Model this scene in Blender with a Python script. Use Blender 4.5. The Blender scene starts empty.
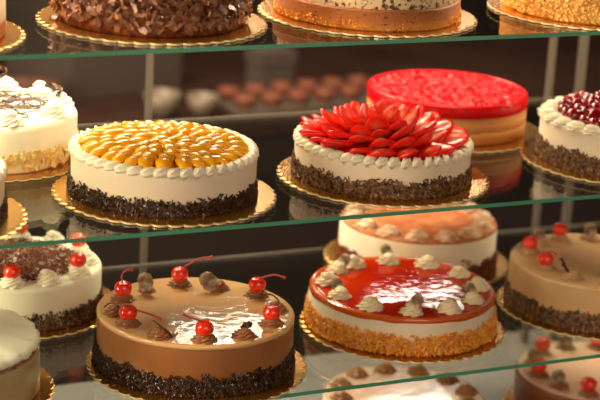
import bpy, bmesh, math, random
from mathutils import Vector, Matrix, Euler
R = random.Random(7)
PI = math.pi
COL = bpy.context.scene.collection
OZ = 1.2                       # height of the middle glass shelf above the floor
Z1, Z2, Z3, Z4 = OZ + .2333, OZ, OZ - .2322, OZ - .4643
YF, YB = -.107, .41            # front and back edge of the shelves
BT = .003                      # cake board thickness

# ------------------------------------------------------------------ helpers
def lin(c):
    return tuple(((v / 255) / 12.92 if v / 255 <= .04045 else ((v / 255 + .055) / 1.055) ** 2.4) for v in c) + (1,)

def mat(name, c, rough=.5, c2=None, nscale=60, bump=0, bscale=150, metal=0, coat=0, sss=0, trans=0, spec=.5, contrast=(.35, .65), sssr=(1, .5, .3), dist=.002):
    m = bpy.data.materials.new(name); m.use_nodes = True
    nt = m.node_tree; b = nt.nodes['Principled BSDF']
    b.inputs['Base Color'].default_value = lin(c); b.inputs['Roughness'].default_value = rough
    b.inputs['Metallic'].default_value = metal; b.inputs['Coat Weight'].default_value = coat
    b.inputs['Coat Roughness'].default_value = .03
    b.inputs['Specular IOR Level'].default_value = spec
    if trans: b.inputs['Transmission Weight'].default_value = trans
    if sss:
        b.inputs['Subsurface Weight'].default_value = sss; b.inputs['Subsurface Scale'].default_value = .006
        b.inputs['Subsurface Radius'].default_value = sssr
    tc = nt.nodes.new('ShaderNodeTexCoord')
    if c2 is not None:
        n = nt.nodes.new('ShaderNodeTexNoise'); n.inputs['Scale'].default_value = nscale; n.inputs['Detail'].default_value = 4
        r = nt.nodes.new('ShaderNodeValToRGB'); r.color_ramp.elements[0].color = lin(c); r.color_ramp.elements[1].color = lin(c2)
        r.color_ramp.elements[0].position = contrast[0]; r.color_ramp.elements[1].position = contrast[1]
        nt.links.new(tc.outputs['Object'], n.inputs['Vector']); nt.links.new(n.outputs['Fac'], r.inputs['Fac'])
        nt.links.new(r.outputs['Color'], b.inputs['Base Color'])
    if bump:
        n = nt.nodes.new('ShaderNodeTexNoise'); n.inputs['Scale'].default_value = bscale; n.inputs['Detail'].default_value = 3
        bp = nt.nodes.new('ShaderNodeBump'); bp.inputs['Strength'].default_value = bump; bp.inputs['Distance'].default_value = dist
        nt.links.new(tc.outputs['Object'], n.inputs['Vector']); nt.links.new(n.outputs['Fac'], bp.inputs['Height'])
        nt.links.new(bp.outputs['Normal'], b.inputs['Normal'])
        if coat: nt.links.new(bp.outputs['Normal'], b.inputs['Coat Normal'])
    return m

def mat_layers(name, stops, rough=.6, wob=.006, nscale=70, bump=.4, speck=None, speck_amt=.5, hgt=.07):
    """colour by height over the cake's base (layers of sponge and cream)"""
    m = mat(name, stops[0][1], rough, bump=bump, bscale=260)
    nt = m.node_tree; b = nt.nodes['Principled BSDF']
    tc = nt.nodes.new('ShaderNodeTexCoord'); sp = nt.nodes.new('ShaderNodeSeparateXYZ'); nt.links.new(tc.outputs['Object'], sp.inputs[0])
    n = nt.nodes.new('ShaderNodeTexNoise'); n.inputs['Scale'].default_value = nscale; n.inputs['Detail'].default_value = 4
    nt.links.new(tc.outputs['Object'], n.inputs['Vector'])
    m1 = nt.nodes.new('ShaderNodeMath'); m1.operation = 'MULTIPLY_ADD'; m1.inputs[1].default_value = wob * 2; m1.inputs[2].default_value = -wob
    nt.links.new(n.outputs['Fac'], m1.inputs[0])
    a = nt.nodes.new('ShaderNodeMath'); a.operation = 'ADD'; nt.links.new(m1.outputs[0], a.inputs[0]); nt.links.new(sp.outputs['Z'], a.inputs[1])
    d = nt.nodes.new('ShaderNodeMath'); d.operation = 'DIVIDE'; d.inputs[1].default_value = hgt; nt.links.new(a.outputs[0], d.inputs[0])
    r = nt.nodes.new('ShaderNodeValToRGB'); e = r.color_ramp.elements
    while len(e) < len(stops): e.new(.5)
    for k, (p, c) in enumerate(stops): e[k].position = p; e[k].color = lin(c)
    nt.links.new(d.outputs[0], r.inputs['Fac']); out = r.outputs['Color']
    if speck:
        n2 = nt.nodes.new('ShaderNodeTexNoise'); n2.inputs['Scale'].default_value = 190; n2.inputs['Detail'].default_value = 3
        nt.links.new(tc.outputs['Object'], n2.inputs['Vector'])
        r2 = nt.nodes.new('ShaderNodeValToRGB'); r2.color_ramp.elements[0].position = speck_amt; r2.color_ramp.elements[1].position = speck_amt + .06
        r2.color_ramp.elements[0].color = (0, 0, 0, 1); r2.color_ramp.elements[1].color = (1, 1, 1, 1)
        nt.links.new(n2.outputs['Fac'], r2.inputs['Fac'])
        mx = nt.nodes.new('ShaderNodeMix'); mx.data_type = 'RGBA'; nt.links.new(r2.outputs['Color'], mx.inputs[0])
        nt.links.new(out, mx.inputs[6]); mx.inputs[7].default_value = lin(speck); out = mx.outputs[2]
    nt.links.new(out, b.inputs['Base Color'])
    return m

def mat_glass():
    m = bpy.data.materials.new('shelf_glass'); m.use_nodes = True; nt = m.node_tree; nt.nodes.clear()
    o = nt.nodes.new('ShaderNodeOutputMaterial'); g = nt.nodes.new('ShaderNodeNewGeometry')
    dt = nt.nodes.new('ShaderNodeVectorMath'); dt.operation = 'DOT_PRODUCT'
    nt.links.new(g.outputs['Normal'], dt.inputs[0]); nt.links.new(g.outputs['Incoming'], dt.inputs[1])
    ab = nt.nodes.new('ShaderNodeMath'); ab.operation = 'ABSOLUTE'; nt.links.new(dt.outputs['Value'], ab.inputs[0])
    s = nt.nodes.new('ShaderNodeMath'); s.operation = 'SUBTRACT'; s.inputs[0].default_value = 1; nt.links.new(ab.outputs[0], s.inputs[1])
    p = nt.nodes.new('ShaderNodeMath'); p.operation = 'POWER'; p.inputs[1].default_value = 5; nt.links.new(s.outputs[0], p.inputs[0])
    f = nt.nodes.new('ShaderNodeMath'); f.operation = 'MULTIPLY_ADD'; f.inputs[1].default_value = .96; f.inputs[2].default_value = .04
    nt.links.new(p.outputs[0], f.inputs[0])
    t = nt.nodes.new('ShaderNodeBsdfTransparent'); t.inputs[0].default_value = (.93, .97, .95, 1)
    gl = nt.nodes.new('ShaderNodeBsdfGlossy'); gl.inputs['Roughness'].default_value = .02
    mx = nt.nodes.new('ShaderNodeMixShader'); nt.links.new(f.outputs[0], mx.inputs[0]); nt.links.new(t.outputs[0], mx.inputs[1]); nt.links.new(gl.outputs[0], mx.inputs[2])
    nt.links.new(mx.outputs[0], o.inputs[0]); return m

def mat_slice():
    """strawberry slice: red skin and flesh paling to the heart, by the stored 'heart' value"""
    m = mat('strawberry_flesh', (205, 22, 16), .2, coat=.1, spec=.35, sss=.35, bump=.2, bscale=400, sssr=(1, .3, .15))
    nt = m.node_tree; b = nt.nodes['Principled BSDF']
    a = nt.nodes.new('ShaderNodeAttribute'); a.attribute_name = 'heart'
    r = nt.nodes.new('ShaderNodeValToRGB'); e = r.color_ramp.elements
    e[0].position = 0; e[0].color = lin((240, 36, 20)); e[1].position = .9; e[1].color = lin((255, 170, 124))
    k = e.new(.35); k.color = lin((250, 84, 52))
    nt.links.new(a.outputs['Fac'], r.inputs['Fac']); nt.links.new(r.outputs['Color'], b.inputs['Base Color'])
    return m

def mesh_from(bm, name, smooth=True):
    me = bpy.data.meshes.new(name); bm.normal_update(); bm.to_mesh(me); bm.free()
    if smooth:
        for p in me.polygons: p.use_smooth = True
    return me

def obj(name, me, m, parent=None, loc=(0, 0, 0), rot=(0, 0, 0), sc=1, **props):
    if isinstance(me, bmesh.types.BMesh): me = mesh_from(me, name)
    if m is not None and not len(me.materials): me.materials.append(m)
    o = bpy.data.objects.new(name, me); COL.objects.link(o); o.parent = parent
    o.location = loc; o.rotation_euler = rot; o.scale = (sc, sc, sc) if not isinstance(sc, tuple) else sc
    for k, v in props.items(): o[k] = v
    return o

def empty(name, loc, label, category, group=None, rotz=0):
    o = bpy.data.objects.new(name, None); COL.objects.link(o); o.location = loc; o.rotation_euler = (0, 0, rotz)
    o.empty_display_size = .05; o['label'] = label; o['category'] = category
    if group: o['group'] = group
    return o

def copy_thing(o, parent=None):
    c = o.copy(); COL.objects.link(c); c.parent = parent
    for ch in list(o.children): copy_thing(ch, c)
    return c

def box(bm, x0, x1, y0, y1, z0, z1):
    v = [bm.verts.new((x, y, z)) for x in (x0, x1) for y in (y0, y1) for z in (z0, z1)]
    for f in ((0, 1, 3, 2), (4, 6, 7, 5), (0, 4, 5, 1), (2, 3, 7, 6), (0, 2, 6, 4), (1, 5, 7, 3)): bm.faces.new([v[i] for i in f])

def box_bm(*a, bev=0):
    bm = bmesh.new(); box(bm, *a)
    if bev: bmesh.ops.bevel(bm, geom=bm.edges[:], offset=bev, segments=2, affect='EDGES')
    return bm

def lathe(bm, prof, n=96, fn=None, cap=True):
    """prof: (r, z) list bottom to top; fn(r, z, angle) -> (r, z) to disturb"""
    rings = []
    for r, z in prof:
        ring = []
        for i in range(n):
            a = 2 * PI * i / n; rr, zz = fn(r, z, a) if fn else (r, z)
            ring.append(bm.verts.new((rr * math.cos(a), rr * math.sin(a), zz)))
        rings.append(ring)
    for a, b in zip(rings, rings[1:]):
        for i in range(n):
            j = (i + 1) % n; bm.faces.new((a[i], a[j], b[j], b[i]))
    if cap:
        bm.faces.new(list(reversed(rings[0]))); bm.faces.new(rings[-1])
    return rings

def tube(bm, pts, rad, n=8):
    pts = [Vector(p) for p in pts]; rings = []; up = Vector((.13, .2, 1)).normalized()
    for i, p in enumerate(pts):
        d = (pts[min(i + 1, len(pts) - 1)] - pts[max(i - 1, 0)]).normalized()
        s = d.cross(up)
        if s.length < 1e-3: s = d.cross(Vector((1, 0, 0)))
        s.normalize(); t = s.cross(d); r = rad(i / (len(pts) - 1)) if callable(rad) else rad
        rings.append([bm.verts.new(p + (s * math.cos(2 * PI * k / n) + t * math.sin(2 * PI * k / n)) * r) for k in range(n)])
    for a, b in zip(rings, rings[1:]):
        for i in range(n): bm.faces.new((a[i], a[(i + 1) % n], b[(i + 1) % n], b[i]))
    bm.faces.new(list(reversed(rings[0]))); bm.faces.new(rings[-1])

def blob(bm, mtx, ridges=0, amp=.15, u=12, v=8, power=1.0):
    """ridged ellipsoid"""
    vs = []
    for j in range(1, v):
        ph = PI * j / v - PI / 2; ring = []
        for i in range(u):
            th = 2 * PI * i / u; k = 1 + (amp * math.cos(ridges * th + 2.2 * ph) if ridges else 0)
            ring.append(bm.verts.new(mtx @ Vector((math.cos(ph) * math.cos(th) * k, math.cos(ph) * math.sin(th) * k, math.sin(ph)))))
        vs.append(ring)
    b0 = bm.verts.new(mtx @ Vector((0, 0, -1))); b1 = bm.verts.new(mtx @ Vector((0, 0, 1)))
    for a, b in zip(vs, vs[1:]):
        for i in range(u): bm.faces.new((a[i], a[(i + 1) % u], b[(i + 1) % u], b[i]))
    for i in range(u):
        bm.faces.new((b0, vs[0][(i + 1) % u], vs[0][i])); bm.faces.new((b1, vs[-1][i], vs[-1][(i + 1) % u]))

def TRS(loc, rot=(0, 0, 0), sc=(1, 1, 1)):
    return Matrix.LocRotScale(Vector(loc), Euler(rot), Vector(sc if isinstance(sc, tuple) else (sc,) * 3))

# ------------------------------------------------------------------ materials
M = {}
M['cream'] = mat('whipped_cream', (250, 232, 208), .5, sss=.25, bump=.25, bscale=90)
M['cream_ivory'] = mat('ivory_cream', (246, 224, 196), .5, sss=.25, bump=.2, bscale=90)
M['cream_green'] = mat('pale_buttercream', (248, 240, 214), .45, sss=.25, bump=.25, bscale=70)
M['piping'] = mat('piped_cream', (248, 236, 210), .4, sss=.3, bump=.15, bscale=300)
M['piping_beige'] = mat('piped_beige_cream', (244, 224, 188), .42, sss=.25, bump=.15, bscale=300)
M['mocha'] = mat('mocha_glaze', (234, 182, 124), .35, coat=1, spec=.05, bump=.09, bscale=75, dist=.002)
M['mocha_side'] = mat('mocha_icing_side', (158, 98, 54), .3, c2=(168, 108, 60), nscale=20, coat=.15)
M['mocha_dark'] = mat('milk_chocolate_icing', (150, 88, 52), .3, coat=.2)
M['mocha_matte'] = mat('mocha_buttercream', (220, 172, 120), .38, c2=(228, 184, 134), nscale=25, bump=.1, bscale=60)
M['rosette_mocha'] = mat('mocha_rosette_cream', (160, 104, 64), .36, coat=.2, bump=.2, bscale=300)
M['rosette_tan'] = mat('tan_rosette_cream', (206, 160, 118), .4, bump=.2, bscale=300)
M['rosette_dust'] = mat('cocoa_dusted_rosette', (252, 224, 190), .6, c2=(214, 150, 110), nscale=60)
M['choc'] = mat('dark_chocolate', (58, 30, 20), .28, c2=(84, 46, 28), nscale=200, coat=.15)
M['vermicelli'] = mat('chocolate_vermicelli', (36, 19, 12), .36, c2=(84, 52, 32), nscale=160, spec=.5)
M['vermicelli_mix'] = mat('mottled_chocolate_crumbs', (48, 26, 16), .42, c2=(150, 108, 66), nscale=170)
M['shaving'] = mat('chocolate_shaving_coat', (96, 54, 34), .33, c2=(164, 112, 78), nscale=90, coat=.1)
M['shaving_dark'] = mat('grated_chocolate', (84, 40, 24), .65, c2=(138, 78, 50), nscale=140, spec=.12)
M['leafchoc'] = mat('marbled_chocolate_leaf', (128, 98, 74), .4, c2=(200, 174, 140), nscale=110, coat=.2)
M['caramel'] = mat('caramel_glaze', (182, 28, 6), .3, c2=(200, 50, 10), nscale=12, coat=1, spec=0, bump=.08, bscale=70, dist=.002)
M['caramel_rim'] = mat('caramel_edge', (206, 88, 24), .1, coat=.8, sss=.2)
M['crumble'] = mat('golden_biscuit_crumble', (250, 186, 70), .5, c2=(228, 134, 38), nscale=120, sss=.1)
M['crumble_pale'] = mat('pale_nut_crumbs', (240, 196, 110), .55, c2=(216, 156, 70), nscale=120)
M['almond'] = mat('almond_flakes', (244, 220, 156), .5, c2=(234, 190, 108), nscale=80, sss=.1)
M['mandarin'] = mat('mandarin_flesh', (255, 164, 4), .16, c2=(255, 200, 30), nscale=70, coat=0, spec=.45, sss=.5, bump=.25, bscale=260, contrast=(.4, .7))
M['jelly'] = mat('clear_fruit_glaze', (246, 150, 30), .08, coat=1, bump=.3, bscale=90)
M['strawberry'] = mat_slice()
M['redglaze'] = mat('red_berry_glaze', (196, 4, 12), .4, c2=(112, 2, 6), nscale=45, coat=.5, spec=0, bump=.4, bscale=110)
M['redside'] = mat('red_jelly_side', (190, 8, 18), .3, coat=.15, spec=.1, sss=.2)
M['cherry'] = mat('glazed_cherry_skin', (246, 46, 12), .12, coat=1, sss=.3, sssr=(1, .25, .1))
M['cherry_dark'] = mat('dark_sour_cherry', (120, 8, 18), .12, c2=(160, 18, 26), nscale=90, coat=1)
M['stem'] = mat('cherry_stalk', (196, 62, 40), .4, sss=.2)
M['cocoa'] = mat('cocoa_caramel_top', (172, 92, 54), .7, spec=.1, c2=(204, 130, 86), nscale=30)
M['gold'] = mat('gold_cardboard', (206, 148, 66), .2, metal=.9, bump=.04, bscale=30)
M['goldedge'] = mat('pale_gold_edge', (250, 226, 170), .4, metal=.3)
M['pinkglaze'] = mat('pink_beige_glaze', (232, 186, 160), .2, coat=.5, bump=.1, bscale=40)
M['mousse'] = mat('beige_mousse', (196, 176, 130), .3, c2=(180, 150, 100), nscale=18, coat=.3)
M['nut'] = mat('red_brown_nuts', (150, 60, 36), .5, c2=(200, 120, 80), nscale=120)
M['glass'] = mat_glass()
M['edge'] = mat('green_glass_edge', (96, 182, 142), .2, coat=.5, c2=(74, 150, 116), nscale=3, sss=.2)
M['metal'] = mat('brushed_steel', (120, 108, 96), .4, metal=.5)
M['trim'] = mat('grey_trim', (96, 84, 74), .5)
M['dark'] = mat('dark_laminate', (44, 34, 30), .5)
M['deck'] = mat('grey_deck', (112, 106, 102), .35)
M['wall'] = mat('brown_wall_paint', (66, 46, 40), .7, c2=(50, 34, 30), nscale=2)
M['floor'] = mat('tiled_floor', (34, 24, 21), .6, c2=(26, 19, 17), nscale=5)
M['ceil'] = mat('ceiling_paint', (74, 60, 50), .8)
M['wood'] = mat('brown_wood_counter', (62, 42, 34), .8, c2=(46, 31, 26), nscale=4, spec=.05)
M['card'] = mat('white_cardboard', (78, 66, 58), .7)
M['ceramic'] = mat('beige_ceramic', (120, 104, 90), .4)

# ------------------------------------------------------------------ cake pieces
def cake_body(r, h, wob=.0006, top_r=.004, seed=0):
    ph = [R.uniform(0, 6.28) for _ in range(4)]
    def fn(rr, z, a):
        if rr < r * .9: return rr, z + .0004 * math.sin(3 * a + ph[2])
        return rr + wob * (math.sin(3 * a + ph[0] + z * 40) + .6 * math.sin(7 * a + ph[1])), z
    bm = bmesh.new(); k = top_r
    prof = [(r * .985, 0), (r, .003), (r, h * .5), (r, h - k)] + [(r - k + k * math.cos(t), h - k + k * math.sin(t)) for t in (.4, .8, 1.2, 1.5)] + [(r - k - .0008, h), (r - k - .002, h), (r * .8, h), (r * .4, h), (.004, h)]
    lathe(bm, prof, 128, fn); return bm

def board(i, x, y, z, label):
    """gold scalloped board"""
    n, per = 46, 8; bm = bmesh.new(); rb = .15
    def sc(a): return 1 - .03 * (1 - abs(math.sin(n * a / 2))) ** 1.4
    prof = [(rb * .97, 0), (rb, .0004), (rb, BT - .0004), (rb - .002, BT), (rb * .5, BT), (.01, BT)]
    def fn(r, zz, a):
        return (r * sc(a), zz) if r > rb * .95 else (r, zz)
    lathe(bm, prof, n * per, fn)
    bm.normal_update()
    for f in bm.faces: f.material_index = 1 if abs(f.normal.z) < .8 else 0
    bm = mesh_from(bm, 'cake_board', False); bm.materials.append(M['gold']); bm.materials.append(M['goldedge'])
    o = obj('cake_board', bm, None, None, (x, y, z + .0003), (0, 0, R.uniform(0, 3)), label=label, category='cake board', group='gold scalloped cake boards')
    return o

def sprinkles(r, z0, z1, n, L=(.004, .007), w=.0007, spread=.0025, edge=.3, flat=1.0, seed=1, gap=.0):
    q = random.Random(seed); bm = bmesh.new(); ph = q.uniform(0, 6)
    for _ in range(n):
        a = q.uniform(0, 2 * PI); t = q.random() ** .85
        top = z1 + .002 * math.sin(9 * a + ph) + .0015 * math.sin(23 * a)
        z = z0 + (top - z0) * t * q.uniform(1 - edge, 1.0 + edge * .35)
        rr = r + q.uniform(-.0003, spread) * (1.3 - t * .8)
        l = q.uniform(*L) / 2; ww = w * q.uniform(.8, 1.5)
        e = Euler((q.uniform(-1.3, 1.3), q.uniform(-.6, .6) , q.uniform(-.5, .5)))
        m = Matrix.Rotation(a, 4, 'Z') @ Matrix.Translation((rr, 0, max(z, z0 + l * .6))) @ e.to_matrix().to_4x4()
        vs = [bm.verts.new(m @ Vector((sx * ww * flat, sy * ww, sz * l * (1 if abs(sx) else 1)))) for sz in (-1, 1) for sx, sy in ((-1, -1), (1, -1), (1, 1), (-1, 1))]
        for f in ((3, 2, 1, 0), (4, 5, 6, 7), (0, 1, 5, 4), (1, 2, 6, 5), (2, 3, 7, 6), (3, 0, 4, 7)): bm.faces.new([vs[k] for k in f])
    return mesh_from(bm, 'sprinkles', False)

def crumbs(r, z0, z1, n, size=(.0025, .005), spread=.004, seed=1, flat=.5):
    q = random.Random(seed); bm = bmesh.new()
    for _ in range(n):
        a = q.uniform(0, 2 * PI); t = q.random() ** .9; s = q.uniform(*size)
        z = max(z0 + (z1 - z0) * t * q.uniform(.75, 1.1) + .0015 * math.sin(11 * a), z0 + s * .7)
        m = Matrix.Rotation(a, 4, 'Z') @ TRS((r + q.uniform(0, spread) * (1.2 - t * .8), 0, z), (q.uniform(0, 6), q.uniform(0, 6), q.uniform(0, 6)), (s, s * q.uniform(.5, .9), s * flat * q.uniform(.5, 1)))
        vs = [bm.verts.new(m @ (Vector(p) * q.uniform(.7, 1.1))) for p in ((1, 0, 0), (0, 1, 0), (-1, 0, 0), (0, -1, 0), (0, 0, 1), (0, 0, -1))]
        for f in ((0, 1, 4), (1, 2, 4), (2, 3, 4), (3, 0, 4), (1, 0, 5), (2, 1, 5), (3, 2, 5), (0, 3, 5)): bm.faces.new([vs[k] for k in f])
    return mesh_from(bm, 'crumbs', False)

def flakes(bm, q, m, L, W, curl, nseg=5):
    """one curled shaving"""
    rows = []; th = .0006
    for i in range(nseg + 1):
        u = i / nseg - .5; a = u * curl
        if abs(curl) > .05: x, z = math.sin(a) * L / curl, (1 - math.cos(a)) * L / curl
        else: x, z = u * L, 0
        w = W * (.6 + .4 * math.cos(u * PI)) * q.uniform(.75, 1.1)
        rows.append([bm.verts.new(m @ Vector(p)) for p in ((x, -w / 2, z), (x, w / 2, z), (x, w / 2, z + th), (x, -w / 2, z + th))])
    for a, b in zip(rows, rows[1:]):
        for k in range(4): bm.faces.new((a[k], a[(k + 1) % 4], b[(k + 1) % 4], b[k]))
    bm.faces.new(list(reversed(rows[0]))); bm.faces.new(rows[-1])

def side_flakes(r, z0, z1, n, L, W, curl, seed, out=.002, tilt=.6):
    q = random.Random(seed); bm = bmesh.new()
    for _ in range(n):
        a = q.uniform(0, 2 * PI); z = q.uniform(z0 + L[1] * .35, z1)
        m = Matrix.Rotation(a, 4, 'Z') @ Matrix.Translation((r + q.uniform(0, out), 0, z)) @ Euler((q.uniform(-3, 3), 0, 0)).to_matrix().to_4x4() @ Euler((0, PI / 2 + q.uniform(-tilt, tilt), q.uniform(-tilt, tilt))).to_matrix().to_4x4()
        flakes(bm, q, m, q.uniform(*L), q.uniform(*W), q.uniform(-curl, curl))
    return mesh_from(bm, 'side_flakes', False)

def top_flakes(r, z, n, L, W, curl, seed, pile=.004, tilt=.5):
    q = random.Random(seed); bm = bmesh.new()
    for _ in range(n):
        a = q.uniform(0, 2 * PI); rr = r * math.sqrt(q.random())
        m = TRS((rr * math.cos(a), rr * math.sin(a), z + q.uniform(0, pile)), (q.uniform(-tilt, tilt), q.uniform(-tilt, tilt), q.uniform(0, 6)))
        flakes(bm, q, m, q.uniform(*L), q.uniform(*W), q.uniform(-curl, curl), 4)
    return mesh_from(bm, 'top_flakes', False)

def shell_border(r, z, n, w, hh, deep, ridges=6, seed=0, lean=.5, amp=.16):
    bm = bmesh.new(); q = random.Random(seed)
    for i in range(n):
        a = 2 * PI * i / n + q.uniform(-.01, .01)
        m = Matrix.Rotation(a, 4, 'Z') @ TRS((r, 0, z + q.uniform(-.0004, .0004)), (0, 0, lean)) @ TRS((0, 0, 0), (PI / 2, 0, 0), (deep, hh, w * q.uniform(.95, 1.08)))
        blob(bm, m, ridges, amp, 24, 9)
    return mesh_from(bm, 'shell_border')

def rosette_mesh(rad=.015, h=.013, ridges=7, turns=1.1, amp=.16, tiers=3):
    bm = bmesh.new(); rings = []; n = 56; lv = 22
    for j in range(lv + 1):
        t = j / lv; base = rad * (1 - t) ** .52 * (1 + .10 * math.sin(t * tiers * 2 * PI)) + .0004
        if j == 0: base = rad * .93
        ring = []
        for i in range(n):
            a = 2 * PI * i / n
            k = 1 + amp * (1 - t * .3) * math.cos(ridges * (a - turns * t * 2.6))
            off = .12 * rad * t; tw = turns * t * 5
            ring.append(bm.verts.new((base * k * math.cos(a) + off * math.cos(tw), base * k * math.sin(a) + off * math.sin(tw), h * t)))
        rings.append(ring)
    for a, b in zip(rings, rings[1:]):
        for i in range(n): bm.faces.new((a[i], a[(i + 1) % n], b[(i + 1) % n], b[i]))
    bm.faces.new(list(reversed(rings[0]))); bm.faces.new(rings[-1])
    return mesh_from(bm, 'rosette')

def cherry_mesh(rad=.0122):
    bm = bmesh.new(); n = 28; prof = []
    for j in range(1, 16):
        t = PI * j / 16; rr = rad * math.sin(t); z = -rad * math.cos(t) * .95
        if j > 11: z -= rad * .22 * ((j - 11) / 4) ** 2
        prof.append((rr, z))
    lathe(bm, prof, n); return mesh_from(bm, 'cherry')

def stick_mesh(L=.024, bend=.2, rad=.0009):
    bm = bmesh.new(); tube(bm, [(L * t, 0, bend * L * math.sin(t * PI)) for t in [k / 8 for k in range(9)]], rad, 6)
    return mesh_from(bm, 'chocolate_stick')

def leaf_mesh(L=.022, W=.017, seed=0):
    """marbled chocolate leaf, pleated, standing on its lower edge"""
    bm = bmesh.new(); n = 18; m_ = 10; front = []; back = []
    def P(u, v, off):
        w = W / 2 * math.sqrt(max(0, 1 - (2 * u - 1) ** 2)) ** .8 * (1 + .06 * math.sin(u * 30)) + .0003
        y = (v - .5) * 2 * w; x = u * L
        return (off + .0016 * math.cos(abs(v - .5) * 2 * 3 + u * 14) + .004 * (u - .3) ** 2 / .5, y, x)
    for s, off in ((front, 0), (back, .0012)):
        for i in range(n + 1): s.append([bm.verts.new(P(i / n, j / m_, off)) for j in range(m_ + 1)])
    for i in range(n):
        for j in range(m_):
            bm.faces.new((front[i][j], front[i][j + 1], front[i + 1][j + 1], front[i + 1][j]))
            bm.faces.new((back[i][j], back[i + 1][j], back[i + 1][j + 1], back[i][j + 1]))
    for i in range(n):
        for s in (0, m_): bm.faces.new((front[i][s], front[i + 1][s], back[i + 1][s], back[i][s]))
    for j in range(m_):
        for s in (0, n): bm.faces.new((front[s][j], front[s][j + 1], back[s][j + 1], back[s][j]))
    bmesh.ops.recalc_face_normals(bm, faces=bm.faces[:]); return mesh_from(bm, 'chocolate_leaf')

def stem_mesh(pts, rad=.0012):
    bm = bmesh.new(); P = [Vector(p) for p in pts]; out = []
    for k in range(len(P) - 1):        # Catmull-Rom
        p0, p1, p2, p3 = P[max(k - 1, 0)], P[k], P[k + 1], P[min(k + 2, len(P) - 1)]
        for s in range(5):
            t = s / 5; out.append(.5 * ((2 * p1) + (p2 - p0) * t + (2 * p0 - 5 * p1 + 4 * p2 - p3) * t * t + (3 * p1 - p0 - 3 * p2 + p3) * t ** 3))
    out.append(P[-1]); tube(bm, out, lambda t: rad * (1 + 1.1 * max(0, (t - .85) / .15)), 8)
    return mesh_from(bm, 'cherry_stem')

def segment_mesh(seed=0):
    """one mandarin segment lying along +x, its round back up"""
    q = random.Random(seed); bm = bmesh.new(); n, k = 16, 14; rings = []; Ra = .0125
    for i in range(n + 1):
        t = i / n; ang = PI * (1 - t) * .94 + .09; s = math.sin(PI * min(max(t, .02), .98)) ** .55
        c = Vector((Ra * 1.15 * math.cos(ang), 0, Ra * .55 * math.sin(ang) - .004)); d = Vector((math.cos(ang), 0, math.sin(ang)))
        ring = []
        for j in range(k):
            b = 2 * PI * j / k; rr = 1 + .05 * math.sin(5 * b + 3 * t * q.uniform(.9, 1.1))
            ring.append(bm.verts.new(c + d * (math.cos(b) * .0048 * s * rr) + Vector((0, math.sin(b) * .0072 * s * rr, 0))))
        rings.append(ring)
    for a, b in zip(rings, rings[1:]):
        for j in range(k): bm.faces.new((a[j], b[j], b[(j + 1) % k], a[(j + 1) % k]))
    bm.faces.new(rings[0]); bm.faces.new(list(reversed(rings[-1])))
    bmesh.ops.recalc_face_normals(bm, faces=bm.faces[:]); return mesh_from(bm, 'mandarin_segment')

def slice_mesh(L=.04, W=.026, T=.0075, seed=0):
    """strawberry slice, tip to +x, slightly cupped, with a 'heart' attribute"""
    q = random.Random(seed); bm = bmesh.new(); n = 28; lv = [0, .35, .65, .88, 1]
    lay = bm.verts.layers.float.new('heart')
    def out(a):
        # egg/heart outline: broad shoulders at -x, pointed tip at +x
        c, s = math.cos(a), math.sin(a)
        return Vector((L / 2 * (c * (1.0 if c > 0 else .82)), W / 2 * s * (1 - .26 * c), 0))
    wob = [q.uniform(-.03, .03) for _ in range(5)]
    def side(sgn):
        rings = []
        for f in lv[1:]:
            ring = []
            for i in range(n):
                a = 2 * PI * i / n; p = out(a) * f * (1 + wob[0] * math.sin(2 * a) + wob[1] * math.sin(3 * a))
                edge = math.sqrt(max(0, 1 - f ** 4)); p.z = sgn * T / 2 * edge + .1 * p.x * p.x / L * 2 - .12 * p.y * p.y / W * 2
                v = bm.verts.new(p); v[lay] = max(0, 1 - f * 1.15) * (.7 + .3 * math.cos(a)) if f < .9 else 0; ring.append(v)
            rings.append(ring)
        c = bm.verts.new((0, 0, sgn * T / 2)); c[lay] = 1
        return c, rings
    c1, r1 = side(1); c0, r0 = side(-1)
    for c, rs, fl in ((c1, r1, False), (c0, r0, True)):
        for i in range(n):
            j = (i + 1) % n; f = (c, rs[0][i], rs[0][j]); bm.faces.new(tuple(reversed(f)) if fl else f)
            for a, b in zip(rs, rs[1:]):
                f = (a[i], b[i], b[j], a[j]); bm.faces.new(tuple(reversed(f)) if fl else f)
    for i in range(n):
        j = (i + 1) % n; bm.faces.new((r1[-1][i], r0[-1][i], r0[-1][j], r1[-1][j]))
    bmesh.ops.remove_doubles(bm, verts=bm.verts[:], dist=1e-5)
    bmesh.ops.recalc_face_normals(bm, faces=bm.faces[:]); return mesh_from(bm, 'strawberry_slice')

ROS = rosette_mesh(); ROS_S = rosette_mesh(.0148, .0155, 7, 1.5); ROS_W = rosette_mesh(.016, .019, 8, 1.3)
CH = cherry_mesh(); ST1, ST2 = stick_mesh(), stick_mesh(.03, .05); LEAF = leaf_mesh(); LEAF2 = leaf_mesh(.024, .013, 2)
def RM(me, m, cache={}):
    k = (me.name, m.name)
    if k not in cache:
        c = me.copy(); c.materials.clear(); c.materials.append(m); cache[k] = c
    return cache[k]

def ring_pos(r, deg): return (r * math.cos(math.radians(deg)), r * math.sin(math.radians(deg)))

def add_cherry(root, r, deg, z, ros, rosh, stem=None, rz=None, m='cherry', csc=1.0, rsc=1.0):
    x, y = ring_pos(r, deg)
    rt = obj('cream_rosette', ros, None, root, (x, y, z), (0, 0, R.uniform(0, 6)), rsc)
    zz = z + rosh * rsc * .62 + .0085 * csc
    c = obj('cherry', RM(CH, M[m]), None, root, (x, y, zz), (R.uniform(-.2, .2), R.uniform(-.2, .2), 0), csc)
    if stem: obj('cherry_stem', stem_mesh(stem), M['stem'], c, (0, 0, 0), (0, 0, 0))
    return c

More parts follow.
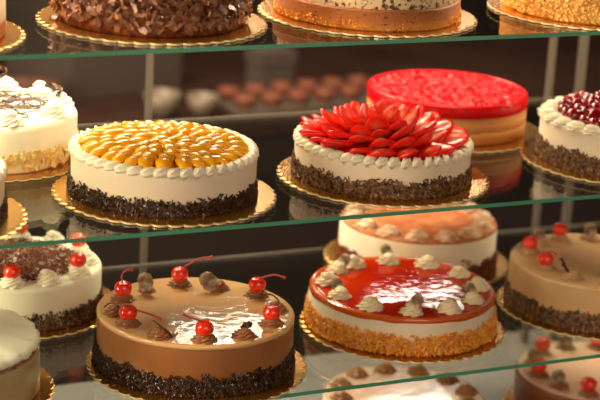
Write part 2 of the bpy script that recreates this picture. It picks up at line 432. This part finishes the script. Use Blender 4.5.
def add_leaf(root, r, deg, z, ros, me, rot, sc=1.0, up=.004, name='chocolate_leaf', m='leafchoc', rsc=1.0, off=(0, 0)):
    x, y = ring_pos(r, deg)
    obj('cream_rosette', ros, None, root, (x, y, z), (0, 0, R.uniform(0, 6)), rsc)
    obj(name, RM(me, M[m]), None, root, (x + off[0], y + off[1], z + up), rot, sc)

BOARDS = []
def start(x, y, z, by, label, blabel, category='cake', group=None, rotz=0):
    board(0, x, y + by, z, blabel)
    return empty('cake', (x, y, z + BT + .0005), label, category, group, rotz)

# ================================================================== MIDDLE SHELF
SEG = [segment_mesh(k) for k in range(3)]
for s in SEG: s.materials.append(M['mandarin'])
def mandarin_cake(x, y, by, label, blabel, rotz=0):
    r, h = .1235, .0555
    root = start(x, y, Z2, by, label, blabel, 'cake', 'mandarin cakes on the middle shelf', rotz)
    obj('cream_body', cake_body(r, h), M['cream_ivory'], root)
    obj('chocolate_sprinkles', sprinkles(r, .0005, .021, 4600, (.0045, .0075), .00062, .003, .4, seed=3), M['vermicelli'], root, kind='stuff')
    obj('piped_border', shell_border(r - .0058, h + .0012, 45, .0122, .0074, .0070, 5, 1, .62, .2), M['piping'], root)
    bm = bmesh.new(); lathe(bm, [(r - .012, 0), (r - .013, .003), (.01, .0034)], 64); obj('fruit_glaze', bm, M['jelly'], root, (0, 0, h - .0005))
    q = random.Random(5)
    for rr, n, zz, ti in ((.0985, 31, .0055, -.28), (.078, 25, .0075, -.22), (.057, 18, .0085, -.2), (.035, 11, .0092, -.15), (.013, 4, .0095, 0)):
        for i in range(n):
            a = 2 * PI * (i + .5 * (rr > .06)) / n + q.uniform(-.05, .05)
            obj('mandarin_segment', SEG[i % 3], None, root, (rr * math.cos(a), rr * math.sin(a), h + zz + q.uniform(-.0008, .0012)),
                (q.uniform(-.25, .25), ti * -1 * .6 + q.uniform(-.12, .12), a + q.uniform(-.25, .25) + .25), (q.uniform(1.05, 1.2), q.uniform(1.2, 1.4), q.uniform(.95, 1.15)))
    return root
mc = mandarin_cake(.2586, .0519, -.007, 'cream cake covered with orange mandarin segments, whole, on the middle shelf', 'gold scalloped board under the whole mandarin cake')
m2 = copy_thing(mc); m2.location = (-.091, .0375, Z2 + BT + .0005); m2.rotation_euler.z = 1.1
m2['label'] = 'mandarin cake cut off by the left edge, in front of the almond cake'
board(0, -.09, .03, Z2, 'gold board showing its right edge under the cut-off mandarin cake')

# strawberry cake
def strawberry_cake():
    r, h = .1238, .0475
    root = start(.5869, .0527, Z2, -.006, 'cream cake crowned with fanned sliced strawberries above a chocolate sprinkle band', 'gold scalloped board under the sliced strawberry cake')
    obj('cream_body', cake_body(r, h), M['cream_ivory'], root)
    obj('chocolate_sprinkles', sprinkles(r, .0005, .023, 4600, (.0045, .008), .00065, .003, .4, seed=8), M['vermicelli_mix'], root, kind='stuff')
    obj('piped_border', shell_border(r - .0062, h + .0005, 46, .0118, .0078, .0066, 6, 2, .75, .2), M['piping'], root)
    bm = bmesh.new(); lathe(bm, [(r - .016, 0), (.08, .008), (.05, .017), (.01, .021)], 48); obj('strawberry_glaze', bm, M['redside'], root, (0, 0, h - .001))
    sl = [slice_mesh(seed=k, L=(.044, .041, .046)[k % 3], W=(.036, .038, .034)[k % 3]) for k in range(5)]
    for s in sl: s.materials.append(M['strawberry'])
    q = random.Random(11); k = 0
    #        radius  n   z     tip up  lean sideways  size
    for rr, n, zz, ti, sd, sz in ((.099, 20, .0085, .14, .35, 1.12), (.078, 17, .017, .38, .35, 1.08), (.057, 13, .024, .56, .3, 1.0), (.037, 9, .029, .72, .3, .95), (.014, 4, .033, .95, .2, .8)):
        for i in range(n):
            a = 2 * PI * i / n + q.uniform(-.07, .07) + rr * 30
            e = Matrix.Rotation(a, 4, 'Z') @ Matrix.Rotation(-(ti + q.uniform(-.12, .16)), 4, 'Y') @ Matrix.Rotation(sd + q.uniform(-.2, .2), 4, 'X') @ Matrix.Rotation(q.uniform(-.2, .2), 4, 'Z')
            o = obj('strawberry_slice', sl[k % 5], None, root, (rr * math.cos(a), rr * math.sin(a), h + zz + q.uniform(-.001, .002)), e.to_euler(), sz * q.uniform(.92, 1.08)); k += 1
    return root
strawberry_cake()

# red berry cake at the back
root = start(.8089, .2707, Z2, 0, 'layered sponge cake with shiny red berry jelly top, behind the strawberry cake', 'gold board under the red jelly cake at the back')
r, h = .124, .058
bm = cake_body(r, h - .016, top_r=.001)
obj('sponge_layers', bm, mat_layers('sponge_and_cream_layers', [(0, (150, 92, 40)), (.28, (196, 130, 66)), (.38, (222, 168, 100)), (.48, (170, 100, 46)), (.7, (206, 140, 76)), (1, (180, 110, 56))], wob=.0025, hgt=.045), root)
bm = cake_body(r + .0008, .016, top_r=.004); obj('red_jelly_layer', bm, M['redside'], root, (0, 0, h - .0165))
bm = bmesh.new(); q = random.Random(4)
for _ in range(420):
    a = q.uniform(0, 2 * PI); rr = (r - .009) * math.sqrt(q.random()); s = q.uniform(.006, .010)
    blob(bm, TRS((rr * math.cos(a), rr * math.sin(a), q.uniform(-.002, .001)), (q.uniform(-.4, .4), q.uniform(-.4, .4), q.uniform(0, 6)), (s, s * .8, s * .5)), 5, .08, 10, 6)
obj('berry_topping', bm, M['redglaze'], root, (0, 0, h), kind='stuff')
bm = bmesh.new(); tor = [(r - .004 + .004 * math.cos(t), .004 * math.sin(t)) for t in [k * PI / 6 for k in range(12)]]
lathe(bm, tor + [tor[0]], 128, lambda rr, z, a: (rr + .0012 * math.sin(40 * a), z), cap=False); obj('jelly_rim', bm, M['redside'], root, (0, 0, h))

# almond cake behind left
root = start(.085, .292, Z2, 0, 'white cream cake with chocolate drizzle on top and flaked almonds round its base', 'gold board under the almond-flaked cake')
r, h = .1235, .066
obj('cream_body', cake_body(r, h, wob=.0012, top_r=.010), M['cream_green'], root)
obj('almond_flakes', side_flakes(r, .002, .026, 900, (.010, .016), (.005, .008), .5, 21, .003, .45), M['almond'], root, kind='stuff')
bm = bmesh.new(); q = random.Random(3)
for k in range(34):
    a0 = q.uniform(0, 6.28); c = Vector((q.uniform(-.06, .06), q.uniform(-.06, .06), h + .001)); L = q.uniform(.04, .085)
    pts = []
    for t in range(9):
        u = (t / 8 - .5) * 2; p = c + Vector((math.cos(a0), math.sin(a0), 0)) * L * u + Vector((-math.sin(a0), math.cos(a0), 0)) * .014 * math.sin(u * 5 + k)
        if math.hypot(p.x, p.y) < r - .012: pts.append(p + Vector((0, 0, .0007 * (k % 3))))
    if len(pts) > 2: tube(bm, pts, .0011, 5)
obj('chocolate_drizzle', bm, M['choc'], root)
RW = RM(ROS_W, M['piping'])
for k_, deg in enumerate((60, 27, -8, -44, -89, -130, -170, 150, 105)):
    x, y = ring_pos(.100, deg); obj('cream_rosette', RW, None, root, (x, y, h - .001), (0, 0, deg), (1.15, 1.15, 1.1))
    if k_ in (0, 2, 5, 7):
        bm = bmesh.new(); flakes(bm, q, TRS((0, 0, 0)), .050, .013, 3.6, 12); obj('chocolate_curl', bm, M['choc'], root, (x, y, h + .020), (1.3, .3, .5 + deg))

# dark cherry cake on the right
root = start(.984, .0453, Z2, -.003, 'white cream cake heaped with dark red cherries, on the right of the middle shelf', 'gold board under the dark cherry cake on the right')
r, h = .1235, .060
obj('cream_body', cake_body(r, h), M['cream'], root)
obj('chocolate_crumbs', sprinkles(r, .0005, .028, 6500, (.004, .007), seed=18), M['vermicelli_mix'], root, kind='stuff')
RB = RM(ROS_S, M['piping'])
for i in range(26):
    x, y = ring_pos(r - .013, i * 360 / 26 + 4); obj('cream_rosette', RB, None, root, (x, y, h - .001), (0, 0, i), (1.08, 1.08, .75))
q = random.Random(9)
for rr, n, zz in ((.090, 26, .008), (.069, 20, .012), (.048, 14, .017), (.028, 8, .020), (.008, 2, .023)):
    for i in range(n):
        a = 2 * PI * i / n + q.uniform(-.06, .06)
        obj('dark_cherry', RM(CH, M['cherry_dark']), None, root, (rr * math.cos(a), rr * math.sin(a), h + zz + q.uniform(-.002, .003)), (q.uniform(-1, 1), q.uniform(-1, 1), 0), q.uniform(.8, 1.05))
bm = bmesh.new(); lathe(bm, [(.1, 0), (.07, .008), (.03, .014), (.005, .016)], 40); obj('cherry_jelly', bm, M['cherry_dark'], root, (0, 0, h - .001))

# ================================================================== LOWER SHELF
root = start(.2968, .0103, Z3, -.0118, 'glossy mocha cake with six bright cherries and dark chocolate sprinkles round the base', 'gold scalloped board under the glossy six-cherry mocha cake')
r, h = .1335, .0715
obj('mocha_body', cake_body(r, h - .003), M['mocha_side'], root)
bm = bmesh.new(); lathe(bm, [(r + .0002, -.004), (r + .0004, -.001)] + [(r - .003 + .0032 * math.cos(t), -.0005 + .0032 * math.sin(t)) for t in (.3, .7, 1.1, 1.5)] + [(r - .0035, .0027), (r - .005, .0027), (r * .7, .0027), (r * .3, .0027), (.005, .0027)], 128)
obj('mocha_glaze', bm, M['mocha'], root, (0, 0, h - .002))
obj('chocolate_sprinkles', sprinkles(r, .0005, .027, 6200, (.005, .008), .00065, .003, .4, seed=28), M['vermicelli'], root, kind='stuff')
RMo = RM(ROS, M['rosette_mocha']); ht = h + .0003
C_R = .108
add_cherry(root, C_R - .004, 142, ht, RMo, .013, [(0, 0, .008), (-.002, .002, .017), (.004, .004, .024), (.014, .002, .025)])
add_cherry(root, C_R - .008, 82, ht, RMo, .013, [(0, 0, .008), (.010, -.004, .014), (.026, -.006, .022), (.044, -.012, .025)])
add_cherry(root, C_R - .002, 16, ht, RMo, .013, [(0, 0, .008), (.010, -.002, .013), (.022, -.006, .017), (.034, -.014, .016)])
add_cherry(root, C_R + .002, -46, ht, RMo, .013)
add_cherry(root, C_R + .004, -106, ht, RMo, .013, [(0, 0, .008), (-.010, .002, .014), (-.020, .004, .018), (-.028, .004, .024)])
add_cherry(root, C_R + .002, 194, ht, RMo, .013, [(.008, -.004, .004), (.018, -.008, .000), (.028, -.012, -.004), (.038, -.020, -.010)])
add_leaf(root, C_R - .012, 114, ht, RMo, LEAF, (.1, -.25, -2.1), 1.25, .003, rsc=.75, off=(-.005, -.010))
add_leaf(root, C_R - .016, 50, ht, RMo, LEAF, (.9, -.5, -2.0), 1.3, .006, rsc=1.05, off=(-.006, -.013))
add_leaf(root, C_R + .000, -18, ht, RMo, ST1, (0, -.35, 2.9), 1.2, .012, 'chocolate_stick', 'choc', off=(.006, .002))
add_leaf(root, C_R + .006, -78, ht, RMo, LEAF2, (.9, .9, 1.2), .75, .011, 'chocolate_chip', 'choc', off=(-.004, .002))
add_leaf(root, C_R + .006, -136, ht, RMo, ST2, (0, .5, -.9), 1.15, .019, 'chocolate_stick', 'choc', off=(-.006, .010))
add_leaf(root, C_R + .002, 172, ht, RMo, ST1, (0, .3, 2.0), 1.2, .012, 'chocolate_stick', 'choc', off=(.002, -.006))

# caramel cake
root = start(.6393, .0601, Z3, -.0065, 'cake with shiny red caramel top ringed by cream rosettes, golden crumble round the base', 'gold scalloped board under the red caramel cake')
r, h = .135, .0545
obj('cream_body', cake_body(r, h - .004), M['cream_ivory'], root)
bm = bmesh.new(); lathe(bm, [(r + .0002, -.0055), (r + .0006, -.002)] + [(r - .003 + .0036 * math.cos(t), -.0005 + .0036 * math.sin(t)) for t in (.3, .7, 1.1, 1.5)] + [(r - .0045, .0031), (r - .006, .0028), (r - .008, .0018), (r - .010, .0012)], 128, lambda rr, z, a: (rr, z - (.0009 * math.sin(9 * a) + .0006 * math.sin(17 * a) if z < -.001 else 0)), cap=False)
obj('caramel_edge', bm, M['caramel_rim'], root, (0, 0, h - .002))
bm = bmesh.new(); lathe(bm, [(r - .009, -.002), (r - .0088, .0014), (r - .010, .0017), (r - .012, .0017), (r * .6, .0017), (.005, .0017)], 128)
obj('caramel_glaze', bm, M['caramel'], root, (0, 0, h - .002))
obj('biscuit_crumble', crumbs(r, .0005, .030, 6500, (.0022, .0048), .0055, 5), M['crumble'], root, kind='stuff')
RC = RM(ROS_S, M['piping_beige'])
for i in range(12):
    deg = 105 - i * 31.0 + (.8 if i > 6 else 0); rr = .109
    if i % 2 == 1 or i == 9:
        add_leaf(root, rr, deg, h, RC, LEAF, (.6 * (-1) ** (i // 2), -.5, -2.0 + R.uniform(-.4, .4)), .95, .006, rsc=1.0, m='leafchoc', off=(.006, .006))
    else:
        x, y = ring_pos(rr, deg); obj('cream_rosette', RC, None, root, (x, y, h), (0, 0, R.uniform(0, 6)), 1.12)

# cocoa cake behind the caramel cake
root = start(.803, .318, Z3, 0, 'tall cream cake with brown cocoa top and ring of pale rosettes, behind the caramel cake', 'gold board under the cocoa-topped cake at the back')
r, h = .1265, .064
obj('cream_body', cake_body(r, h), M['cream'], root)
bm = bmesh.new(); lathe(bm, [(r - .0005, -.001), (r - .003, .0018), (r * .5, .002), (.005, .002)], 96); obj('cocoa_top', bm, M['cocoa'], root, (0, 0, h))
obj('chocolate_crumbs', sprinkles(r, .0005, .024, 5000, (.004, .007), seed=38), M['shaving_dark'], root, kind='stuff')
RD = RM(ROS_S, M['rosette_dust'])
for i in range(14):
    x, y = ring_pos(.104, i * 360 / 14 + 9); obj('cream_rosette', RD, None, root, (x, y, h + .0015), (0, 0, i), (1.15, 1.15, .95))

# mocha cake on the right
root = start(.967, .0473, Z3, -.003, 'pale mocha cake with cherries, cut off by the right edge, on the lower shelf', 'gold scalloped board under the right-hand pale mocha cake')
r, h = .1335, .070
obj('mocha_body', cake_body(r, h), M['mocha_matte'], root)
obj('chocolate_sprinkles', sprinkles(r, .0005, .028, 7000, (.0045, .0072), seed=48), M['vermicelli_mix'], root, kind='stuff')
RT = RM(ROS, M['rosette_tan'])
for deg, kind in ((146, 'c'), (119, 'l'), (92, 'c'), (64, 'l'), (36, 'c'), (188, 'c'), (216, 's'), (244, 'c'), (272, 'l'), (300, 'c'), (330, 'l')):
    if kind == 'c': add_cherry(root, .105, deg, h, RT, .013, [(0, 0, .008), (.006, -.004, .014), (.012, -.012, .010)] if deg in (146, 188) else None, csc=.95)
    elif kind == 'l': add_leaf(root, .103, deg, h, RT, LEAF, (.3, -.3, -2.0), 1.15, .003, off=(0, -.006))
    else: add_leaf(root, .105, deg, h, RT, LEAF2, (0, -.7, -.2), 1.1, .008, 'chocolate_shard', 'choc', off=(-.006, .004))

# black forest cake behind left
root = start(.1277, .2951, Z3, 0, 'white cake with grated chocolate top and cherries on cream rosettes, behind on the left', 'gold board under the grated chocolate and cherry cake')
r, h = .1245, .062
obj('cream_body', cake_body(r, h, top_r=.006), M['cream_green'], root)
obj('grated_chocolate', top_flakes(.092, h + .001, 2600, (.004, .009), (.0015, .003), 1.5, 5, .005), M['shaving_dark'], root, kind='stuff')
obj('chocolate_crumbs', crumbs(r, .0005, .024, 4200, (.0022, .0046), .004, 15), M['vermicelli_mix'], root, kind='stuff')
RWh = RM(ROS_W, M['piping'])
for k, d in enumerate((9, 342, 315, 280, 251, 220, 190, 160, 130, 100, 70, 40)):
    if k % 2 == 0: add_cherry(root, .101, d, h, RWh, .017, None, csc=1.0, rsc=1.02)
    else:
        x, y = ring_pos(.101, d); obj('cream_rosette', RWh, None, root, (x, y, h), (0, 0, deg), 1.05)

# beige mousse cake, front left
root = start(-.0548, .017, Z3, 0, 'beige mousse cake with thick cream lid, cut off by the lower left corner', 'gold board right of the beige mousse cake')
r, h = .13, .058
obj('mousse_body', cake_body(r, h, top_r=.002), M['mousse'], root)
bm = bmesh.new()
lathe(bm, [(r - .006, 0), (r - .001, .004), (r - .001, .009), (r - .006, .012), (r * .8, .017), (r * .5, .024), (r * .2, .027), (.005, .028)], 128,
      lambda rr, z, a: (rr + (.0012 * math.sin(31 * a) + .001 * math.sin(53 * a) if rr > r * .9 else 0), z + (.0012 * math.sin(19 * a) if rr > r * .9 else 0)))
obj('cream_lid', bm, M['cream_green'], root, (0, 0, h + .003))
obj('nut_pieces', crumbs(r - .008, h - .001, h + .006, 500, (.002, .004), .006, 25), M['nut'], root, kind='stuff')

# ================================================================== TOP SHELF
# chocolate shaving cake
root = start(.236, .0552, Z1, -.003, 'tall cake coated all over in thick curled chocolate shavings, on the top shelf', 'gold scalloped board under the chocolate shaving cake')
r, h = .1205, .088
obj('chocolate_body', cake_body(r, h), M['shaving_dark'], root)
obj('chocolate_shavings', side_flakes(r + .001, .002, h, 1500, (.010, .024), (.004, .010), 1.6, 31, .006, .7), M['shaving'], root, kind='stuff')
obj('loose_shavings', top_flakes(r - .005, h, 700, (.010, .022), (.004, .008), 1.6, 32, .008), M['shaving'], root, kind='stuff')
# speckled sponge cake
root = start(.5445, .0447, Z1, 0, 'cake with brown sponge base and chocolate-speckled cream above, on the top shelf', 'gold board under the speckled sponge cake')
r, h = .1255, .07
obj('speckled_cream', cake_body(r - .004, h), mat('speckled_cream_coat', (226, 196, 150), .5, c2=(90, 50, 28), nscale=150, contrast=(.5, .6), bump=.4), root)
bm = cake_body(r + .0012, .028, wob=.0018, top_r=.003); obj('sponge_base', bm, mat_layers('caramel_sponge', [(0, (226, 176, 96)), (.12, (206, 140, 66)), (.5, (176, 104, 44)), (1, (150, 84, 38))], hgt=.028, wob=.006, speck=(110, 60, 28), speck_amt=.6), root)
obj('sponge_crumbs', crumbs(r + .0005, .001, .012, 700, (.0015, .003), .002, 35), M['crumble'], root, kind='stuff')
# nut crumb cake
root = start(.8916, .0203, Z1, 0, 'cake coated in pale golden nut crumbs, at the right end of the top shelf', 'gold board under the nut crumb cake')
r, h = .1255, .07
obj('cream_body', cake_body(r, h), M['crumble_pale'], root)
obj('nut_crumbs', crumbs(r, .0005, h, 7000, (.002, .0038), .003, 45), M['crumble_pale'], root, kind='stuff')
# orange-brown cake, far left
root = start(-.095, .0313, Z1, 0, 'cake with cream top and orange-brown base, at the left end of the top shelf', 'gold board at the left end of the top shelf')
r, h = .125, .07
obj('layered_body', cake_body(r, h), mat_layers('cream_over_orange_sponge', [(0, (150, 74, 30)), (.40, (176, 92, 36)), (.5, (220, 190, 150)), (1, (236, 212, 176))], hgt=.045, wob=.003), root)
RA = RM(ROS_S, M['piping'])
for i in range(20):
    x, y = ring_pos(r - .013, i * 18); obj('cream_rosette', RA, None, root, (x, y, h - .001), (0, 0, i), 1.0)

# ================================================================== BOTTOM DECK
root = start(1.059, .145, Z4, 0, 'dark-sided cake with shiny pinkish top and cherries, below the lower shelf on the right', 'gold board under the pinkish-topped cherry cake on the bottom deck')
r, h = .1335, .070
obj('chocolate_body', cake_body(r, h), M['mocha_dark'], root)
bm = bmesh.new(); lathe(bm, [(r - .001, 0), (r - .003, .0015), (r - .005, .0016), (r - .007, .0016), (r * .5, .0016), (.005, .0016)], 96); obj('pink_glaze', bm, M['pinkglaze'], root, (0, 0, h))
RP = RM(ROS, M['rosette_mocha'])
for deg, kind in ((172, 'c'), (146, 'l'), (118, 'c'), (88, 'l'), (58, 'c'), (200, 'l'), (228, 'c'), (256, 's'), (284, 'c'), (312, 's'), (28, 's'), (345, 'c')):
    if kind == 'c': add_cherry(root, .106, deg, h + .001, RP, .013, None, csc=1.1)
    elif kind == 'l': add_leaf(root, .104, deg, h + .001, RP, LEAF, (.3, -.3, -2.0), 1.2, .003, off=(0, -.006))
    else: add_leaf(root, .104, deg, h + .001, RP, LEAF2, (0, -.5, -.3), 1.15, .006, 'chocolate_shard', 'choc')
root = start(.715, .165, Z4, 0, 'white-topped cake ringed by dark chocolate rosettes, seen below the lower shelf', 'gold board under the white-topped cake on the bottom deck')
r, h = .126, .062
obj('cream_body', cake_body(r, h), M['cream'], root)
bm = bmesh.new(); lathe(bm, [(r - .001, 0), (r - .003, .0015), (r - .005, .0016), (r - .007, .0016), (r * .5, .0016), (.005, .0016)], 96); obj('white_glaze', bm, M['pinkglaze'], root, (0, 0, h))
for i in range(12):
    x, y = ring_pos(.102, i * 30 + 20); obj('chocolate_rosette', RP, None, root, (x, y, h + .001), (0, 0, i), 1.05)

# ================================================================== DISPLAY CASE
X0, X1 = -.75, 2.1
def glass_shelf(z, label, yf=YF):
    t = .0054
    root = empty('glass_shelf', ((X0 + X1) / 2, (yf + YB) / 2, z - t), label, 'shelf', 'glass shelves of the cake display')
    hx, hy = (X1 - X0) / 2, (YB - yf) / 2
    bm = bmesh.new()
    for zz, fl in ((0, 1), (t, 0)):
        v = [bm.verts.new(p) for p in ((-hx, -hy, zz), (hx, -hy, zz), (hx, hy, zz), (-hx, hy, zz))]; bm.faces.new(list(reversed(v)) if fl else v)
    g = obj('glass_pane', mesh_from(bm, 'glass_pane', False), M['glass'], root)
    bm = bmesh.new()
    for a, b in (((-hx, -hy), (hx, -hy)), ((hx, -hy), (hx, hy)), ((-hx, hy), (-hx, -hy))):
        bm.faces.new([bm.verts.new((p[0], p[1], zz)) for p, zz in ((a, 0), (b, 0), (b, t), (a, t))])
    obj('polished_edge', mesh_from(bm, 'polished_edge', False), M['edge'], root)
    obj('rear_trim', mesh_from(box_bm(-hx, hx, hy, hy + .003, 0, t), 'rear_trim', False), M['trim'], root)
glass_shelf(Z1, 'top glass shelf with green front edge, holding the chocolate shaving cake')
glass_shelf(Z2, 'middle glass shelf with green front edge, holding mandarin and strawberry cakes')
glass_shelf(Z3, 'lower glass shelf with green front edge, holding the glossy mocha and caramel cakes', -.13)
case = empty('display_case', ((X0 + X1) / 2, .15, 0), 'pastry display case framing with grey deck and slim metal uprights behind the cakes', 'display case')
cx = (X0 + X1) / 2
def cpart(name, m, *b, bev=0): return obj(name, mesh_from(box_bm(*b, bev=bev), name, False), m, case)
# local coordinates are relative to (cx, .15, 0)
cpart('base_cabinet', M['dark'], X0 - cx, X1 - cx, -.34, .36, 0, Z4 - .02)
cpart('deck', M['deck'], X0 - cx, X1 - cx, -.36, .36, Z4 - .02, Z4)
for x, w, y in ((.385, .008, .30), (1.115, .008, .30), (1.177, .012, .30), (-.45, .008, .30), (1.9, .008, .30)):
    cpart('upright', M['metal'], x - w / 2 - cx, x + w / 2 - cx, y, y + .012, Z4, OZ + .62)
for x in (X0 - .012, X1):
    cpart('side_panel', M['glass'], x - cx, x + .012 - cx, -.34, .36, Z4 - .02, OZ + .62)
cpart('canopy', M['dark'], X0 - cx, X1 - cx, -.05, .36, OZ + .62, OZ + .66)

# ================================================================== ROOM BEHIND
def struct(name, m, *b):
    return obj(name, mesh_from(box_bm(*b), name, False), m, None, kind='structure')
struct('floor', M['floor'], -5, 7, -4, 6, -.1, 0)
struct('wall_back', M['wall'], -5, 7, 5, 5.1, 0, 2.75)
struct('wall_left', M['wall'], -5.1, -5, -4, 6, 0, 2.75)
struct('wall_right', M['wall'], 7, 7.1, -4, 6, 0, 2.75)
struct('ceiling', M['ceil'], -5, 7, -4, 6, 2.75, 2.85)
CT = .80
ctr = empty('work_counter', (1.6, 2.2, 0), 'blurred dark brown work counter standing behind the display', 'counter')
obj('cabinet', mesh_from(box_bm(-2.6, 2.6, -.35, .35, 0, CT - .04), 'cabinet', False), M['dark'], ctr)
obj('countertop', mesh_from(box_bm(-2.65, 2.65, -.4, .4, CT - .04, CT, bev=.004), 'countertop', False), M['wood'], ctr)

def bowl(x, y, r, h, m, label):
    bm = bmesh.new(); lathe(bm, [(r * .45, 0), (r * .8, h * .4), (r, h), (r * .96, h), (r * .75, h * .45), (r * .4, h * .1)], 40)
    obj('bowl', bm, M[m], None, (x, y, CT + .0005), label=label, category='bowl')
def carton(x, y, w, d, h, rz, m, label):
    root = empty('cake_box', (x, y, CT + .0005), label, 'box', None, rz)
    obj('box_body', mesh_from(box_bm(-w / 2, w / 2, -d / 2, d / 2, 0, h, bev=.003), 'box_body', False), M[m], root)
    obj('box_lid', mesh_from(box_bm(-w / 2 - .004, w / 2 + .004, -d / 2 - .004, d / 2 + .004, h - .03, h + .004, bev=.002), 'box_lid', False), M[m], root)
BG = True

# camera model (fitted to the photograph): yaw, pitch, roll, focal
yaw, pit, rol, fpx = .44366, .29371, .05752, 1848.17
fw = Vector((math.sin(yaw) * math.cos(pit), math.cos(yaw) * math.cos(pit), -math.sin(pit)))
rt = Vector((math.cos(yaw), -math.sin(yaw), 0)); up = rt.cross(fw)
r2 = rt * math.cos(rol) + up * math.sin(rol); u2 = -rt * math.sin(rol) + up * math.cos(rol)
cam = bpy.data.cameras.new('camera'); co = bpy.data.objects.new('camera', cam); COL.objects.link(co)
cp = Vector((-.59177, -2.16678, .71658 + OZ))
mw = Matrix((r2, u2, -fw)).transposed().to_4x4(); mw.translation = cp; co.matrix_world = mw
cam.sensor_width = 36; cam.lens = fpx / 600 * 36; cam.clip_end = 60; cam.clip_start = .05
cam.dof.use_dof = True; cam.dof.aperture_fstop = 4.0
cam.dof.focus_distance = (Vector((.42, -.06, OZ + .03)) - cp).dot(fw)
bpy.context.scene.camera = co

carton(.90, 2.25, .34, .30, .20, .3, 'card', 'blurred pale cake box on the counter behind the almond cake')
carton(1.33, 2.1, .10, .08, .10, .1, 'card', 'small blurred pale box on the counter above the mandarin cake')
bowl(.95, 1.88, .045, .06, 'ceramic', 'left of two small round beige bowls blurred behind the mandarin cake')
bowl(1.05, 1.87, .04, .05, 'ceramic', 'right of two small round beige bowls blurred behind the mandarin cake')

# tray of small tarts and two loaves far behind
bm = box_bm(-.24, .24, -.10, .10, 0, .012, bev=.003)
obj('serving_tray', mesh_from(bm, 'serving_tray', False), M['metal'], None, (1.36, 1.95, CT + .0005), (0, 0, .1), label='blurred metal tray of small tarts on the work counter', category='tray')
bm = bmesh.new(); lathe(bm, [(.022, 0), (.03, .024), (.028, .026), (.01, .030), (.002, .031)], 24); TART = mesh_from(bm, 'tart')
TART.materials.append(mat('red_brown_tart', (104, 44, 32), .6, c2=(130, 76, 50), nscale=60))
for i in range(6):
    for j in range(2):
        obj('tart', TART, None, None, (1.36 - .19 + i * .076 - .008 * j, 1.905 + j * .085 + (i * .076 - .19) * .1, CT + .0131), label='small round reddish-brown tart blurred on the tray behind the display', category='tart', group='tarts on the far tray')
for k, (x, y, lb) in enumerate(((.62, 1.98, 'left blurred brown loaf on the work counter, behind the almond cake'), (.47, 2.1, 'far left blurred brown loaf at the back of the work counter'))):
    bm = bmesh.new(); blob(bm, TRS((0, 0, .045), (0, PI / 2, 0), (.045, .05, .13)), 3, .05, 20, 14)
    obj('bread_loaf', bm, mat('brown_crust_%d' % k, (96, 58, 40), .7, c2=(70, 40, 28), nscale=30), None, (x, y, CT + .0025), (0, 0, .2 + k), label=lb, category='bread')
# ================================================================== LIGHT
def area(name, loc, target, sx, sy, power, c):
    l = bpy.data.lights.new(name, 'AREA'); l.shape = 'RECTANGLE'; l.size = sx; l.size_y = sy; l.energy = power; l.color = c
    o = bpy.data.objects.new(name, l); COL.objects.link(o); o.location = loc
    o.rotation_euler = (Vector(target) - Vector(loc)).to_track_quat('-Z', 'Y').to_euler(); return o
WARM = (1, .80, .56)
def emis(name, c, s):
    m = bpy.data.materials.new(name); m.use_nodes = True; nt = m.node_tree; b = nt.nodes['Principled BSDF']
    b.inputs['Emission Color'].default_value = (*c, 1); b.inputs['Emission Strength'].default_value = s; return m
LP = emis('warm_fluorescent_tube', (1, .88, .70), 34)
def ceiling_fixture(x0, x1, y0, y1, n, label, z=2.70):
    """louvred ceiling fixture with crosswise tubes"""
    x, y = (x0 + x1) / 2, (y0 + y1) / 2; wx, wy = (x1 - x0) / 2, (y1 - y0) / 2
    root = empty('ceiling_light', (x, y, z), label, 'lamp', None, 0)
    obj('lamp_tray', mesh_from(box_bm(-.03, .03, -wy - .04, wy + .04, .015, .05), 'lamp_tray', False), M['dark'], root)
    for k in range(n):
        for a0, a1 in ((-1, -.12), (.06, 1)) if k % 2 else ((-1, .2), (.4, 1)):
            bm = bmesh.new(); yy = -wy + 2 * wy * (k + .5) / n
            tube(bm, [(wx * a0, yy, 0), (wx * (a0 + a1) / 2, yy, 0), (wx * a1, yy, 0)], .012, 12); obj('fluorescent_tube', bm, LP, root)
ceiling_fixture(1.80, 2.20, 3.60, 3.96, 2, 'warm tube ceiling light mirrored in the glossy mocha cake')
ceiling_fixture(2.70, 3.08, 3.72, 4.10, 3, 'warm tube ceiling light mirrored in the caramel cake')

area('case_strip_light', (.7, .12, OZ + .60), (.7, .16, OZ), 2.4, .08, 26, WARM)
area('left_lamp', (-1.5, -.1, OZ + .85), (.4, .05, OZ - .08), .7, .7, 52, WARM)
area('left_side_fill', (-1.9, .25, OZ + .2), (.5, .12, OZ - .1), .5, 1.0, 38, (1, .82, .60))  # added low fill from the left, lifts the lower tiers; no actual fixture
area('rear_top_fill', (.1, 1.45, 2.6), (.6, .15, OZ - .1), 2.4, .4, 84, (1, .82, .58))  # added wide fill from behind to brighten cake tops and the back row
area('front_fill', (.2, -2.9, 2.6), (.6, 0, OZ - .1), 1.6, 1.2, 30, (1, .80, .58))  # added weak fill for the cake fronts, not a lamp of the shop
w = bpy.data.worlds.new('world'); bpy.context.scene.world = w; w.use_nodes = True
w.node_tree.nodes['Background'].inputs[0].default_value = (1, .8, .62, 1); w.node_tree.nodes['Background'].inputs[1].default_value = .3

sc = bpy.context.scene
sc.view_settings.view_transform = 'Standard'; sc.view_settings.look = 'None'; sc.view_settings.gamma = 1; sc.view_settings.exposure = .38
sc.view_settings.use_curve_mapping = False
sc.cycles.transparent_max_bounces = 24; sc.cycles.max_bounces = 10; sc.cycles.use_denoising = True
sc.cycles.sample_clamp_indirect = 6
